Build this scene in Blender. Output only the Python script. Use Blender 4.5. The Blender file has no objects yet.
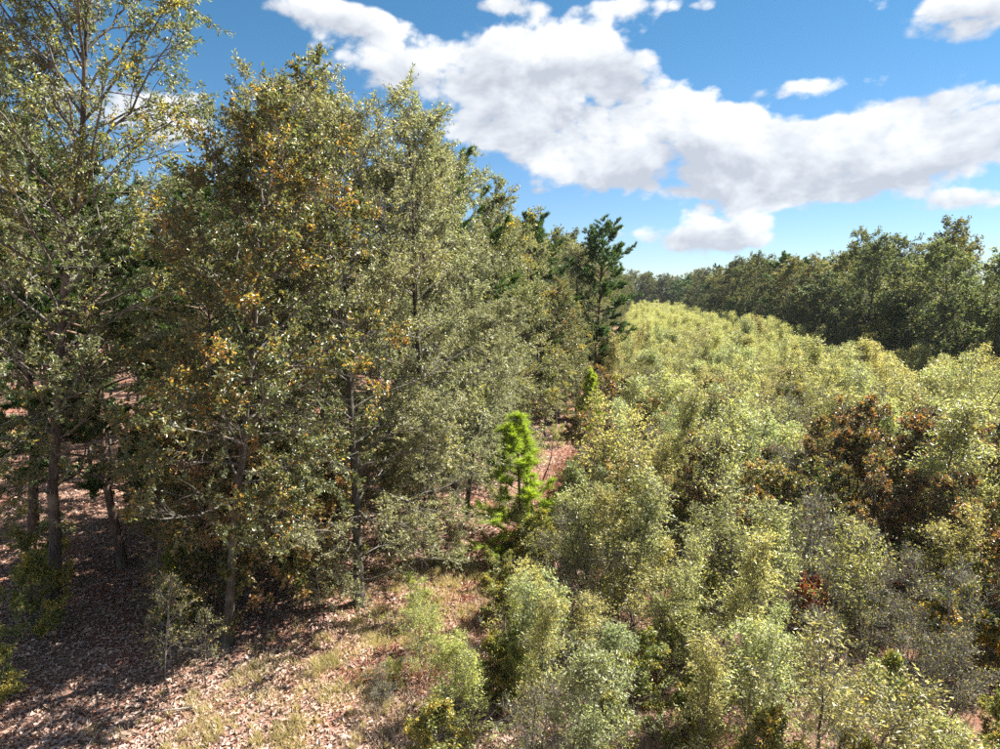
import bpy, math, random
import numpy as np
from mathutils import Vector

SC = bpy.context.scene
COL = SC.collection
R = math.radians

# ------------------------------------------------------------------ camera
CAM_H, CAM_YAW, CAM_PITCH = 11.0, 12.0, -7.2
cam_d = bpy.data.cameras.new('camera')
cam = bpy.data.objects.new('camera', cam_d); COL.objects.link(cam)
cam.location = (0, 0, CAM_H)
cam.rotation_euler = (R(90 + CAM_PITCH), 0, R(CAM_YAW))
cam_d.sensor_width = 36; cam_d.lens = 36 * 0.663
cam_d.clip_start = 0.1; cam_d.clip_end = 6000
SC.camera = cam

# ------------------------------------------------------------------ light
SUN_AZ, SUN_EL = 52.0, 48.0          # azimuth from +Y towards +X
sv = Vector((math.sin(R(SUN_AZ)) * math.cos(R(SUN_EL)), math.cos(R(SUN_AZ)) * math.cos(R(SUN_EL)), math.sin(R(SUN_EL))))
sun_d = bpy.data.lights.new('sun', 'SUN'); sun_d.energy = 5.0; sun_d.angle = R(0.5); sun_d.color = (1.0, 0.95, 0.86)
sun = bpy.data.objects.new('sun', sun_d); COL.objects.link(sun)
sun.rotation_euler = (-sv).to_track_quat('-Z', 'Y').to_euler(); sun.location = sv * 200

SC.view_settings.view_transform = 'Standard'; SC.view_settings.look = 'None'
SC.view_settings.gamma = 1.0; SC.view_settings.use_curve_mapping = False
SC.view_settings.exposure = 1.95
SC.render.engine = 'CYCLES'
cy = SC.cycles
cy.max_bounces = 4; cy.diffuse_bounces = 4; cy.glossy_bounces = 2; cy.transmission_bounces = 4
cy.transparent_max_bounces = 4; cy.caustics_reflective = False; cy.caustics_refractive = False
cy.use_denoising = False
cy.sample_clamp_indirect = 4.0
cy.use_adaptive_sampling = False
SC.render.filter_size = 0.9


class NT:
    """small helper to wire shader nodes"""
    def __init__(self, tree): self.t = tree
    def n(self, typ, **kw):
        nd = self.t.nodes.new(typ)
        for k, v in kw.items(): setattr(nd, k, v)
        return nd
    def put(self, sock, v):
        if isinstance(v, bpy.types.NodeSocket): self.t.links.new(v, sock)
        elif v is not None: sock.default_value = v
    def m(self, op, a, b=None, c=None, clamp=False):
        nd = self.n('ShaderNodeMath', operation=op, use_clamp=clamp)
        for s, v in zip(nd.inputs, (a, b, c)): self.put(s, v)
        return nd.outputs[0]
    def vm(self, op, a, b=None):
        nd = self.n('ShaderNodeVectorMath', operation=op)
        self.put(nd.inputs[0], a); self.put(nd.inputs[1], b)
        return nd.outputs['Value'] if op in ('DOT_PRODUCT', 'LENGTH') else nd.outputs['Vector']
    def mix(self, f, a, b, blend='MIX'):
        nd = self.n('ShaderNodeMix', data_type='RGBA', blend_type=blend)
        self.put(nd.inputs[0], f); self.put(nd.inputs[6], a); self.put(nd.inputs[7], b)
        return nd.outputs[2]
    def noise(self, vec, scale, detail=4, rough=0.55, dist=0.0):
        nd = self.n('ShaderNodeTexNoise'); self.put(nd.inputs['Vector'], vec)
        nd.inputs['Scale'].default_value = scale; nd.inputs['Detail'].default_value = detail
        nd.inputs['Roughness'].default_value = rough; nd.inputs['Distortion'].default_value = dist
        return nd.outputs['Fac']
    def ramp(self, f, stops):
        nd = self.n('ShaderNodeValToRGB'); cr = nd.color_ramp
        while len(cr.elements) < len(stops): cr.elements.new(0.5)
        for e, (p, c) in zip(cr.elements, stops):
            e.position = p; e.color = (*c, 1) if len(c) == 3 else c
        self.put(nd.inputs[0], f)
        return nd.outputs[0]
    def smooth(self, v, lo, hi):
        nd = self.n('ShaderNodeMapRange', interpolation_type='SMOOTHSTEP')
        self.put(nd.inputs[0], v); nd.inputs[1].default_value = lo; nd.inputs[2].default_value = hi
        return nd.outputs[0]


# ------------------------------------------------------------------ world: sky and cumulus
# cumulus heaps: azimuth, elevation, half width, half height (degrees), weight
HEAPS = [(-19.5, 17.6, 6.5, 1.9, .95), (-9., 18.6, 5.5, 2.9, 1.05), (-4.5, 16.6, 6.0, 2.4, 1.), (-12., 13.6, 7.5, 2.0, .95),
         (-4., 11.0, 7.0, 2.1, 1.), (1.5, 9.6, 5.5, 2.0, 1.), (6.6, 11.6, 3.6, 2.6, 1.), (11., 7.9, 5.5, 1.6, .95), (20.0, 12.2, 5.0, 2.2, 1.05),
         (16.5, 9.0, 5.5, 1.6, .95), (27., 10.2, 5.5, 2.4, 1.), (23.0, 6.2, 4.0, 1.0, .9), (5.0, 4.2, 5.0, 1.5, 1.1),
         (-27.5, 21.0, 4.4, 1.2, .85), (-23.0, 20.4, 3.5, 1.0, .7), (-12., 22.0, 3.0, .7, .66), (-1.6, 21.6, 3.0, .8, .68), (22., 18.6, 4.8, 2.0, .9),
         (5.0, 21.3, 3.0, .8, .7), (1.5, 13.4, 4.0, 1.8, .9), (12., 11.0, 4.0, 1.3, .85), (15., 10.8, 4.0, 1.6, .9), (12., 15.0, 3.5, .8, .62), (-3.0, 4.8, 1.6, .5, .6), (-38, 13, 8, 2.6, .9), (40, 7, 6, 2, .9), (36, 15, 5, 2, .8)]


world = bpy.data.worlds.new('World'); SC.world = world; world.use_nodes = True
world.cycles.sampling_method = 'NONE'
wt = world.node_tree; wt.nodes.clear(); W = NT(wt)
sky = W.n('ShaderNodeTexSky', sky_type='NISHITA'); sky.sun_disc = False
sky.sun_elevation = R(SUN_EL); sky.sun_rotation = R(SUN_AZ); sky.altitude = 200; sky.air_density = 1.0
sky.dust_density = 0.0; sky.ozone_density = 3.0
tc = W.n('ShaderNodeTexCoord'); dvec = tc.outputs['Generated']
sx = W.n('ShaderNodeSeparateXYZ'); wt.links.new(dvec, sx.inputs[0])
az = W.m('MULTIPLY', W.m('ARCTAN2', sx.outputs[0], sx.outputs[1]), 180 / math.pi)
el = W.m('MULTIPLY', W.m('ARCSINE', sx.outputs[2]), 180 / math.pi)
cx = W.n('ShaderNodeCombineXYZ'); wt.links.new(az, cx.inputs[0]); wt.links.new(el, cx.inputs[1])
acc = top = None
for a, e, rx, ry, w in HEAPS:                    # mass of each heap and how high in the heap we look
    q = W.vm('MULTIPLY', W.vm('SUBTRACT', cx.outputs[0], (a, e, 0)), (1 / rx, 1 / ry, 0))
    v = W.m('MULTIPLY', W.m('EXPONENT', W.m('MULTIPLY', W.vm('DOT_PRODUCT', q, q), -0.75)), w)
    hq = W.m('MULTIPLY', v, W.vm('DOT_PRODUCT', q, (.25, 1, 0)))
    acc = v if acc is None else W.m('ADD', acc, v); top = hq if top is None else W.m('ADD', top, hq)
rel = W.m('DIVIDE', top, W.m('ADD', acc, .02))
acc = W.m('MINIMUM', acc, 1.05)
st = W.vm('MULTIPLY', dvec, (1, 1, 1.5))
low = W.smooth(W.noise(st, 2.3, 1, .5), .46, .62)   # the same fair-weather cumulus all round, beyond the heaps listed
away = W.m('MULTIPLY', W.m('MAXIMUM', W.m('GREATER_THAN', W.m('ABSOLUTE', az), 46), W.m('GREATER_THAN', el, 27)), W.m('MULTIPLY', low, W.smooth(el, 1.0, 6.0)))
acc = W.m('MAXIMUM', acc, away)
n1 = W.noise(st, 8.5, 7, .60, .2)
n2 = W.noise(W.vm('ADD', st, (.012, .004, .05)), 8.5, 4, .58, .2)
vor = W.n('ShaderNodeTexVoronoi', feature='F1'); wt.links.new(st, vor.inputs['Vector'])
vor.inputs['Scale'].default_value = 24; vor.inputs['Detail'].default_value = 1.5; vor.inputs['Roughness'].default_value = .55
lump = W.m('SUBTRACT', .42, vor.outputs['Distance'])
dens = W.m('ADD', W.m('SUBTRACT', W.m('ADD', acc, W.m('MULTIPLY', lump, .42)), .41), W.m('MULTIPLY', W.m('SUBTRACT', n1, .5), 1.6))
alpha = W.smooth(dens, -0.06, 0.28)
puff = W.m('MULTIPLY', W.m('SUBTRACT', n1, n2), 2.5)
lit = W.m('ADD', W.m('ADD', W.m('MULTIPLY', rel, .5), W.m('ADD', puff, W.m('MULTIPLY', lump, .3))), W.m('SUBTRACT', .66, W.m('MULTIPLY', dens, .36)), clamp=True)
cloud_col = W.ramp(lit, [(0.0, (3.2, 3.4, 3.8)), (0.3, (4.2, 4.4, 4.7)), (0.65, (5.4, 5.5, 5.6)), (1.0, (6.6, 6.55, 6.5))])
clear_air = W.mix(W.smooth(el, 0.0, 22.0), (.525, .61, .74, 1), (.345, .60, .67, 1))
blue = W.mix(1.0, sky.outputs[0], clear_air, 'MULTIPLY')
skycol = W.mix(W.m('MULTIPLY', alpha, 0.95), blue, cloud_col)
bg = W.n('ShaderNodeBackground'); wt.links.new(skycol, bg.inputs[0]); bg.inputs[1].default_value = 0.05
wo = W.n('ShaderNodeOutputWorld'); wt.links.new(bg.outputs[0], wo.inputs[0])

# ------------------------------------------------------------------ materials
def new_mat(name):
    m = bpy.data.materials.new(name); m.use_nodes = True
    m.node_tree.nodes.clear(); return m, NT(m.node_tree)


def leaf_mat(name, greens, autumns=None, thr=(0.6, 0.8), rough=0.36, trans=0.4, spec=0.5):
    """greens/autumns: ramp stops over the leaf's own random value; leaf clumps with a high 'tone' have turned"""
    m, b = new_mat(name)
    def attr(a): nd = b.n('ShaderNodeAttribute'); nd.attribute_name = a; return nd.outputs['Fac']
    rnd = attr('rnd')
    col = b.ramp(rnd, greens)
    if autumns:
        col = b.mix(b.smooth(attr('tone'), *thr), col, b.ramp(rnd, autumns))
    oi = b.n('ShaderNodeObjectInfo')
    col = b.mix(1.0, col, oi.outputs['Color'], 'MULTIPLY')
    p = b.n('ShaderNodeBsdfPrincipled'); b.put(p.inputs['Base Color'], col)
    p.inputs['Roughness'].default_value = rough + .09; p.inputs['Specular IOR Level'].default_value = spec * 1.5
    t = b.n('ShaderNodeBsdfTranslucent')
    b.put(t.inputs[0], b.mix(1.0, col, (1.72, 1.74, .95, 1), 'MULTIPLY'))
    mx = b.n('ShaderNodeMixShader'); mx.inputs[0].default_value = trans * .8
    b.t.links.new(p.outputs[0], mx.inputs[1]); b.t.links.new(t.outputs[0], mx.inputs[2])
    o = b.n('ShaderNodeOutputMaterial'); b.t.links.new(mx.outputs[0], o.inputs[0])
    return m


def bark_mat(name, c1, c2, scale=6.0):
    m, b = new_mat(name)
    tc = b.n('ShaderNodeTexCoord')
    v = b.vm('MULTIPLY', tc.outputs['Object'], (1, 1, 0.16))
    f = b.noise(v, scale * 3, 6, .65, .4)
    f2 = b.noise(tc.outputs['Object'], 1.3, 3, .6)
    col = b.ramp(f, [(0.34, tuple(x * .35 for x in c1)), (0.5, c1), (0.68, c2)])
    col = b.mix(b.smooth(f2, .5, .72), col, (c2[0] * 1.25, c2[1] * 1.3, c2[2] * 1.2, 1))
    p = b.n('ShaderNodeBsdfPrincipled'); b.put(p.inputs['Base Color'], col); p.inputs['Roughness'].default_value = .9
    p.inputs['Specular IOR Level'].default_value = .2
    bp = b.n('ShaderNodeBump'); bp.inputs['Strength'].default_value = .9; bp.inputs['Distance'].default_value = .03
    b.put(bp.inputs['Height'], f); b.t.links.new(bp.outputs[0], p.inputs['Normal'])
    o = b.n('ShaderNodeOutputMaterial'); b.t.links.new(p.outputs[0], o.inputs[0])
    return m


M = {}
M['bark'] = bark_mat('oak_bark', (.075, .066, .055), (.14, .125, .105))
M['twig'] = bark_mat('twig_bark', (.12, .108, .092), (.22, .20, .175))
M['pinebark'] = bark_mat('pine_bark', (.13, .085, .06), (.21, .15, .115), 4)
M['deadwood'] = bark_mat('weathered_wood', (.17, .15, .13), (.29, .265, .235))
M['willow'] = leaf_mat('willow_oak_leaf', [(0, (.103, .106, .057)), (.35, (.190, .195, .110)), (.7, (.284, .279, .175)), (.93, (.379, .358, .259)), (1, (.474, .392, .167))],
                       [(0, (.142, .158, .051)), (.6, (.316, .298, .084)), (1, (.537, .392, .100))], (.78, 1.1), rough=.36, trans=.48)
M['willow2'] = leaf_mat('green_oak_leaf', [(0, (.065, .083, .039)), (.4, (.125, .150, .071)), (.75, (.199, .218, .117)), (.95, (.292, .284, .175)), (1, (.520, .337, .099))],
                        [(0, (.168, .184, .039)), (.5, (.398, .337, .059)), (1, (.581, .337, .059))], (.68, .96), rough=.32, trans=.48)
M['gum'] = leaf_mat('turning_oak_leaf', [(0, (.051, .066, .030)), (.45, (.087, .106, .046)), (.75, (.138, .148, .068)), (.9, (.245, .212, .081)), (1, (.367, .212, .068))],
                    [(0, (.17, .15, .04)), (.3, (.34, .26, .05)), (.55, (.48, .29, .05)), (.8, (.50, .20, .05)), (1, (.42, .24, .16))], (.64, .98), rough=.26, trans=.46)
M['pinkleaf'] = leaf_mat('understory_leaf', [(0, (.055, .075, .022)), (.5, (.12, .14, .045)), (.8, (.21, .20, .07)), (.9, (.40, .25, .07)), (1, (.46, .26, .16))],
                         [(0, (.34, .24, .07)), (.35, (.48, .26, .10)), (.65, (.52, .32, .24)), (1, (.46, .34, .06))], (.46, .84), rough=.3, trans=.48)
M['young'] = leaf_mat('young_oak_leaf', [(0, (.158, .168, .070)), (.3, (.278, .289, .128)), (.65, (.383, .384, .192)), (.92, (.503, .480, .280)), (1, (.581, .448, .157))],
                      [(0, (.264, .275, .067)), (.6, (.437, .404, .101)), (1, (.569, .422, .090))], (.7, 1.05), rough=.34, trans=.52)
M['maroon'] = leaf_mat('maroon_oak_leaf', [(0, (.045, .058, .024)), (.42, (.085, .098, .042)), (.64, (.14, .135, .065)), (.74, (.15, .075, .065)), (.84, (.26, .11, .08)), (.9, (.46, .26, .06)), (1, (.50, .36, .08))],
                       [(0, (.13, .055, .05)), (.35, (.28, .10, .06)), (.6, (.46, .22, .06)), (.8, (.48, .33, .08)), (1, (.30, .28, .08))], (.58, .96), rough=.28, trans=.38)
M['redshrub'] = leaf_mat('red_sumac_leaf', [(0, (.11, .10, .03)), (.4, (.22, .10, .035)), (.7, (.33, .07, .035)), (1, (.42, .13, .04))],
                         [(0, (.42, .05, .03)), (.5, (.50, .09, .04)), (1, (.46, .16, .04))], (.4, .6), rough=.35, trans=.4)
M['scrub'] = leaf_mat('scrub_leaf', [(0, (.069, .095, .022)), (.45, (.140, .168, .044)), (.8, (.252, .249, .075)), (1, (.420, .311, .088))],
                      [(0, (.239, .230, .037)), (.6, (.392, .324, .062)), (1, (.504, .270, .100))], (.55, .8), rough=.36, trans=.4)
M['yellow'] = leaf_mat('goldenrod_leaf', [(0, (.06, .085, .02)), (.6, (.13, .15, .04)), (1, (.2, .2, .06))],
                       [(0, (.52, .30, .02)), (1, (.58, .38, .03))], (.6, .7), rough=.4, trans=.4)
M['needle'] = leaf_mat('pine_needle', [(0, (.029, .065, .016)), (.5, (.058, .114, .023)), (.85, (.111, .176, .033)), (1, (.221, .221, .052))], rough=.4, trans=.3)
M['needle_y'] = leaf_mat('young_pine_needle', [(0, (.168, .202, .030)), (.5, (.269, .318, .040)), (.85, (.353, .387, .060)), (1, (.370, .327, .120))], rough=.45, trans=.6)
M['far'] = leaf_mat('far_oak_leaf', [(0, (.064, .077, .029)), (.4, (.114, .130, .052)), (.8, (.178, .186, .081)), (1, (.242, .220, .104))],
                    [(0, (.127, .133, .039)), (.6, (.203, .186, .058)), (1, (.279, .186, .065))], (.7, 1.0), rough=.55, trans=.42, spec=.25)
M['litter'] = leaf_mat('fallen_leaf', [(0, (.184, .105, .080)), (.35, (.346, .215, .171)), (.7, (.486, .336, .279)), (.92, (.594, .462, .399)), (1, (.497, .330, .160))],
                      [(0, (.108, .077, .063)), (.4, (.216, .154, .125)), (.8, (.356, .275, .228)), (1, (.540, .462, .410))], (.55, .95), rough=.55, trans=.15)
M['grass'] = leaf_mat('grass_blade', [(0, (.20, .20, .07)), (.2, (.34, .29, .14)), (.5, (.45, .37, .22)), (.8, (.52, .43, .27)), (1, (.44, .33, .22))], rough=.45, trans=.35)
M['straw'] = leaf_mat('dry_stem', [(0, (.20, .14, .11)), (.5, (.34, .27, .22)), (1, (.48, .42, .35))], rough=.6, trans=.15)


def ground_material():
    m, b = new_mat('forest_floor')
    tc = b.n('ShaderNodeTexCoord'); v = tc.outputs['Object']
    f = b.noise(v, 9.0, 8, .7); g = b.noise(v, .35, 4, .6); h = b.noise(v, 46., 3, .6)
    lit = b.ramp(f, [(.28, (.12, .068, .05)), (.48, (.26, .155, .118)), (.62, (.36, .235, .185)), (.76, (.44, .32, .26))])
    lit = b.mix(b.smooth(h, .42, .7), lit, (.17, .095, .07, 1))
    red = b.ramp(f, [(.3, (.10, .045, .03)), (.5, (.25, .115, .08)), (.7, (.36, .19, .14))])
    col = b.mix(b.smooth(g, .45, .62), lit, red)
    p = b.n('ShaderNodeBsdfPrincipled'); b.put(p.inputs['Base Color'], col); p.inputs['Roughness'].default_value = .95
    p.inputs['Specular IOR Level'].default_value = .1
    bp = b.n('ShaderNodeBump'); bp.inputs['Strength'].default_value = 1.0; bp.inputs['Distance'].default_value = .05
    b.put(bp.inputs['Height'], b.m('ADD', f, b.m('MULTIPLY', h, .5))); b.t.links.new(bp.outputs[0], p.inputs['Normal'])
    o = b.n('ShaderNodeOutputMaterial'); b.t.links.new(p.outputs[0], o.inputs[0])
    return m
M['ground'] = ground_material()

# ------------------------------------------------------------------ ground
def gz(x, y):
    """height of the terrain, metres (numpy friendly)"""
    x = np.asarray(x, float); y = np.asarray(y, float)
    near = np.exp(-((x / 60) ** 2 + ((y - 25) / 60) ** 2))
    z = .16 * np.sin(x * .55 + 1.3 * np.sin(y * .21)) * np.cos(y * .43 + .6 * np.sin(x * .3)) * near
    z = z + .05 * np.sin(x * 1.9 + y * .7) * np.sin(y * 1.6 - x * .4) * near
    return z


def mesh_from(name, verts, faces, nper, attrs=None, smooth=False):
    """verts (N,3), faces (F,nper) int arrays; attrs: name -> per-face floats"""
    me = bpy.data.meshes.new(name)
    verts = np.ascontiguousarray(verts, np.float32); faces = np.ascontiguousarray(faces, np.int32)
    F = len(faces)
    me.vertices.add(len(verts)); me.vertices.foreach_set('co', verts.ravel())
    me.loops.add(F * nper); me.loops.foreach_set('vertex_index', faces.ravel())
    me.polygons.add(F); me.polygons.foreach_set('loop_start', np.arange(0, F * nper, nper, dtype=np.int32))
    try: me.polygons.foreach_set('loop_total', np.full(F, nper, np.int32))
    except Exception: pass
    if smooth: me.polygons.foreach_set('use_smooth', np.ones(F, bool))
    for k, a in (attrs or {}).items():
        at = me.attributes.new(k, 'FLOAT', 'FACE'); at.data.foreach_set('value', np.ascontiguousarray(a, np.float32))
    me.update(calc_edges=True)
    return me


def add_obj(name, me, mat=None, parent=None, **props):
    o = bpy.data.objects.new(name, me); COL.objects.link(o)
    if mat is not None and me is not None and not me.materials: me.materials.append(mat)
    if parent: o.parent = parent
    for k, v in props.items(): o[k] = v
    return o


def build_ground():
    def axis(lo, hi, step, far):
        a = np.arange(lo, hi + step, step); g = np.geomspace(1, far, 22)
        return np.concatenate([lo - g[::-1], a, hi + g])
    xs = axis(-60, 50, .5, 2500); ys = axis(0, 90, .5, 3000)
    X, Y = np.meshgrid(xs, ys); Z = gz(X, Y)
    V = np.stack([X, Y, Z], -1).reshape(-1, 3)
    nx, ny = len(xs), len(ys)
    i = (np.arange(ny - 1)[:, None] * nx + np.arange(nx - 1)).ravel()
    F = np.stack([i, i + 1, i + nx + 1, i + nx], 1)
    add_obj('ground', mesh_from('ground', V, F, 4, smooth=True), M['ground'], kind='structure')
build_ground()

# ------------------------------------------------------------------ tree growing
UP = np.array([0, 0, 1.0])
def unit(v): return v / np.maximum(np.linalg.norm(v, axis=-1, keepdims=True), 1e-9)


def polylines(rng, P0, D, L, n, wander, lift):
    """B branches of n segments each: points (B,n+1,3)"""
    B = len(P0); pts = np.empty((B, n + 1, 3)); pts[:, 0] = P0; d = unit(D)
    step = (np.asarray(L) / n)[:, None]
    lift = np.broadcast_to(np.asarray(lift, float), (B,))[:, None]
    for k in range(n):
        d = unit(d + rng.normal(0, wander, (B, 3)) + UP * lift)
        pts[:, k + 1] = pts[:, k] + d * step
    return pts


def along(pts, t):
    """points and directions at fraction t (B,K) of polylines (B,n+1,3)"""
    n = pts.shape[1] - 1
    s = np.clip(t, 0, .9999) * n; i = s.astype(int); f = (s - i)[..., None]
    b = np.arange(len(pts))[:, None]
    a, c = pts[b, i], pts[b, i + 1]
    return a + (c - a) * f, unit(c - a)


def spread(rng, d, ang):
    """directions at angle ang from d, random azimuth"""
    h = rng.normal(size=d.shape); s = unit(np.cross(d, h))
    return np.cos(ang)[..., None] * d + np.sin(ang)[..., None] * s


def tubes(pts, r0, r1, k, power=1.0, flare=0.0):
    """tapered tubes round polylines: verts, quads"""
    B, n1, _ = pts.shape
    d = np.gradient(pts, axis=1); d = unit(d)
    ref = np.where(np.abs(d[..., 2:3]) > .9, np.array([1.0, 0, 0]), UP)
    u = unit(np.cross(d, ref)); v = np.cross(d, u)
    t = np.linspace(0, 1, n1)
    r = np.asarray(r1)[:, None] + (np.asarray(r0) - np.asarray(r1))[:, None] * (1 - t) ** power
    if flare: r = r * (1 + flare * np.exp(-t * n1 * 1.1))
    a = np.arange(k) * 2 * math.pi / k
    ring = u[:, :, None, :] * np.cos(a)[:, None] + v[:, :, None, :] * np.sin(a)[:, None]
    V = pts[:, :, None, :] + ring * r[:, :, None, None]
    base = (np.arange(B)[:, None, None] * n1 + np.arange(n1 - 1)[:, None]) * k
    j = np.arange(k); j2 = (j + 1) % k
    F = np.stack([base + j, base + j2, base + k + j2, base + k + j], -1).reshape(-1, 4)
    return V.reshape(-1, 3), F


def merge(parts):
    vs, fs, o = [], [], 0
    for v, f in parts: vs.append(v); fs.append(f + o); o += len(v)
    return np.concatenate(vs), np.concatenate(fs)


def leaves(rng, base, d, L, Wd, tone, fold=.4, up=.7):
    """folded two-triangle leaves"""
    N = len(base)
    q = rng.uniform(.55, 1.35, N)[:, None]; L = L * q; Wd = Wd * q * rng.uniform(.75, 1.2, N)[:, None]
    nrm = unit(rng.normal(size=(N, 3)) + UP * up)
    s = unit(np.cross(d, nrm)); nn = np.cross(s, d)
    mid = base + d * L * .48
    tip = base + d * L + nn * (-L * rng.uniform(.05, .3, (N, 1)))
    V = np.empty((N, 4, 3)); V[:, 0] = base; V[:, 1] = mid + s * Wd * .5 + nn * Wd * fold
    V[:, 2] = tip; V[:, 3] = mid - s * Wd * .5 + nn * Wd * fold
    i = np.arange(N)[:, None] * 4
    F = np.concatenate([i + [0, 1, 2], i + [0, 2, 3]], 1).reshape(-1, 3)
    rnd = np.repeat(np.clip(rng.beta(2.2, 2.2, N), 0, 1), 2)
    return V.reshape(-1, 3), F, {'rnd': rnd, 'tone': np.repeat(tone, 2)}


def broadleaf(seed, H=17., cb=.15, Rc=4.5, n1=36, n2=9, n3=7, nl=16, leaf=(.13, .045), prof='round', ang=(85, 25),
              lift=(.02, .03), lean=(0, 0), r0=.2, side=None, lev3=.55, wander=.16, trunk_top=.97, twig_r=.006, droop=0.0,
              bare=0.0, stems=1, up=.3, var=(.72, 1.2), stemlean=.14, gaps=.12):
    """returns the three meshes of a broadleaf tree: trunk, branchwork, crown"""
    rng = np.random.default_rng(seed)
    ntr = 14
    D0 = np.array([[lean[0], lean[1], 1.0]]) + (rng.normal(0, stemlean, (stems, 3)) * [1, 1, 0] if stems > 1 else 0)
    trunk = polylines(rng, np.repeat(np.array([[0, 0, -.15]]), stems, 0), D0, np.full(stems, H * trunk_top + .15), ntr, .045 if H > 8 else .07, .06)
    # first order limbs
    hf = cb + (1 - cb) * (np.arange(n1) + rng.uniform(0, 1, n1)) / n1
    hf = np.clip(hf, 0, .985)
    which = rng.integers(0, stems, n1)
    P, Dt = along(trunk[which], hf[:, None]); P = P[:, 0]; Dt = Dt[:, 0]
    az = np.arange(n1) * 2.39996 + rng.normal(0, .5, n1)
    rel = (hf - cb) / (1 - cb)
    if prof == 'round': pr = np.sqrt(np.clip(1 - ((rel - .42) / .68) ** 2, .05, 1))
    elif prof == 'cone': pr = np.clip(1.05 - .85 * rel, .14, 1) * np.clip(.55 + 2.2 * rel, 0, 1)
    elif prof == 'feather': pr = np.clip(1.0 - .82 * rel, .12, 1)
    elif prof == 'top': pr = np.sqrt(np.clip(1 - ((rel - .55) / .6) ** 2, .08, 1))
    elif prof == 'bush': pr = np.clip(.75 + .35 * np.sin(rel * 3.1), .2, 1.1) * np.clip(1.25 - rel * .75, .3, 1)
    a = np.radians(ang[0] + (ang[1] - ang[0]) * rel + rng.normal(0, 8, n1))
    Dh = np.stack([np.cos(az), np.sin(az), 0 * az], 1)
    D1 = Dh * np.sin(a)[:, None] + UP * np.cos(a)[:, None]
    L1 = Rc * pr * rng.uniform(*var, n1) + .12 * H * .1
    if side is not None:
        L1 = L1 * (1 + side[2] * (Dh[:, 0] * side[0] + Dh[:, 1] * side[1]))
    b1 = polylines(rng, P, D1, L1, 7, wander, lift[0] - droop * (1 - rel))
    r1 = np.clip(.011 * L1, .005, .05) * (.5 + .5 * r0 / .2)
    # second order
    t2 = np.clip(.22 + .78 * (np.arange(n2) + rng.uniform(0, 1, (n1, n2))) / n2, 0, .99)
    P2, D2 = along(b1, t2)
    L2 = (L1[:, None] * .46 * (1.15 - t2) + .05 * Rc) * rng.uniform(.6, 1.3, (n1, n2))
    D2 = spread(rng, D2, np.radians(rng.uniform(28, 62, (n1, n2))))
    tone1 = rng.uniform(0, 1, n1); 
    tone2 = .35 * tone1[:, None] + .4 * rng.uniform(0, 1, (n1, n2)) + .25 * t2
    P2 = P2.reshape(-1, 3); D2 = D2.reshape(-1, 3); L2 = L2.ravel(); tone2 = tone2.ravel()
    b2 = polylines(rng, P2, D2, L2, 5, wander * 1.15, lift[1] - droop * .8)
    r2 = np.clip(.010 * L2, .004, .02)
    # twigs
    B2 = len(P2)
    t3 = np.clip(.12 + .88 * (np.arange(n3) + rng.uniform(0, 1, (B2, n3))) / n3, 0, .995)
    P3, D3 = along(b2, t3)
    L3 = (lev3 * (.55 + .45 * rng.uniform(0, 1, (B2, n3)))).ravel()
    D3 = spread(rng, D3, np.radians(rng.uniform(20, 60, (B2, n3)))).reshape(-1, 3)
    P3 = P3.reshape(-1, 3)
    b3 = polylines(rng, P3, D3, L3, 3, .2, .03 - droop)
    tone3 = np.repeat(tone2, n3)
    # leaves; some limbs are bare
    live = rng.uniform(0, 1, n1) >= bare
    live3 = np.repeat(np.repeat(live, n2) & (rng.uniform(0, 1, n1 * n2) > gaps), n3)
    Bl = b3[live3]; tl = tone3[live3]
    t4 = rng.uniform(.1, 1.0, (len(Bl), nl))
    P4, D4 = along(Bl, t4)
    D4 = spread(rng, D4, np.radians(rng.uniform(25, 75, t4.shape))) - UP * .15
    P4 = P4.reshape(-1, 3) + rng.normal(0, .03, (t4.size, 3)); D4 = unit(D4.reshape(-1, 3))
    tone4 = np.clip(np.repeat(tl, nl) + rng.normal(0, .17, t4.size), 0, 1.3)
    lv, lf, la = leaves(rng, P4, D4, leaf[0], leaf[1], tone4, up=up)
    tv = tubes(trunk, np.full(stems, r0), np.full(stems, max(.012, r0 * .08)), 9 if H > 8 else 6, .85, .55 if H > 8 else .2)
    br = merge([tubes(b1, r1, r1 * .25, 5), tubes(b2, r2, r2 * .35, 4),
                tubes(b3[:, ::3] if nl < 60 else b3, np.full(len(b3), twig_r), np.full(len(b3), twig_r * .45), 3)])
    return (mesh_from('trunk', *tv, 4, smooth=True), mesh_from('branchwork', *br, 4, smooth=True), mesh_from('crown', lv, lf, 3, la))


def needles(rng, P, D, n, L, w, tone):
    """tufts of n narrow single-triangle needles at points P along D"""
    N = len(P) * n
    p = np.repeat(P, n, 0) - np.repeat(D, n, 0) * rng.uniform(0, L * .9, (N, 1))
    d = spread(rng, np.repeat(D, n, 0), np.radians(rng.uniform(12, 68, N))); d = unit(d + UP * .18)
    s = unit(np.cross(d, rng.normal(size=(N, 3))))
    Ln = L * rng.uniform(.7, 1.15, (N, 1))
    V = np.stack([p + s * w * .5, p - s * w * .5, p + d * Ln], 1).reshape(-1, 3)
    F = np.arange(N * 3).reshape(-1, 3)
    return V, F, {'rnd': np.clip(rng.beta(2.2, 2.2, N), 0, 1), 'tone': np.repeat(tone, n)}


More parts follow.
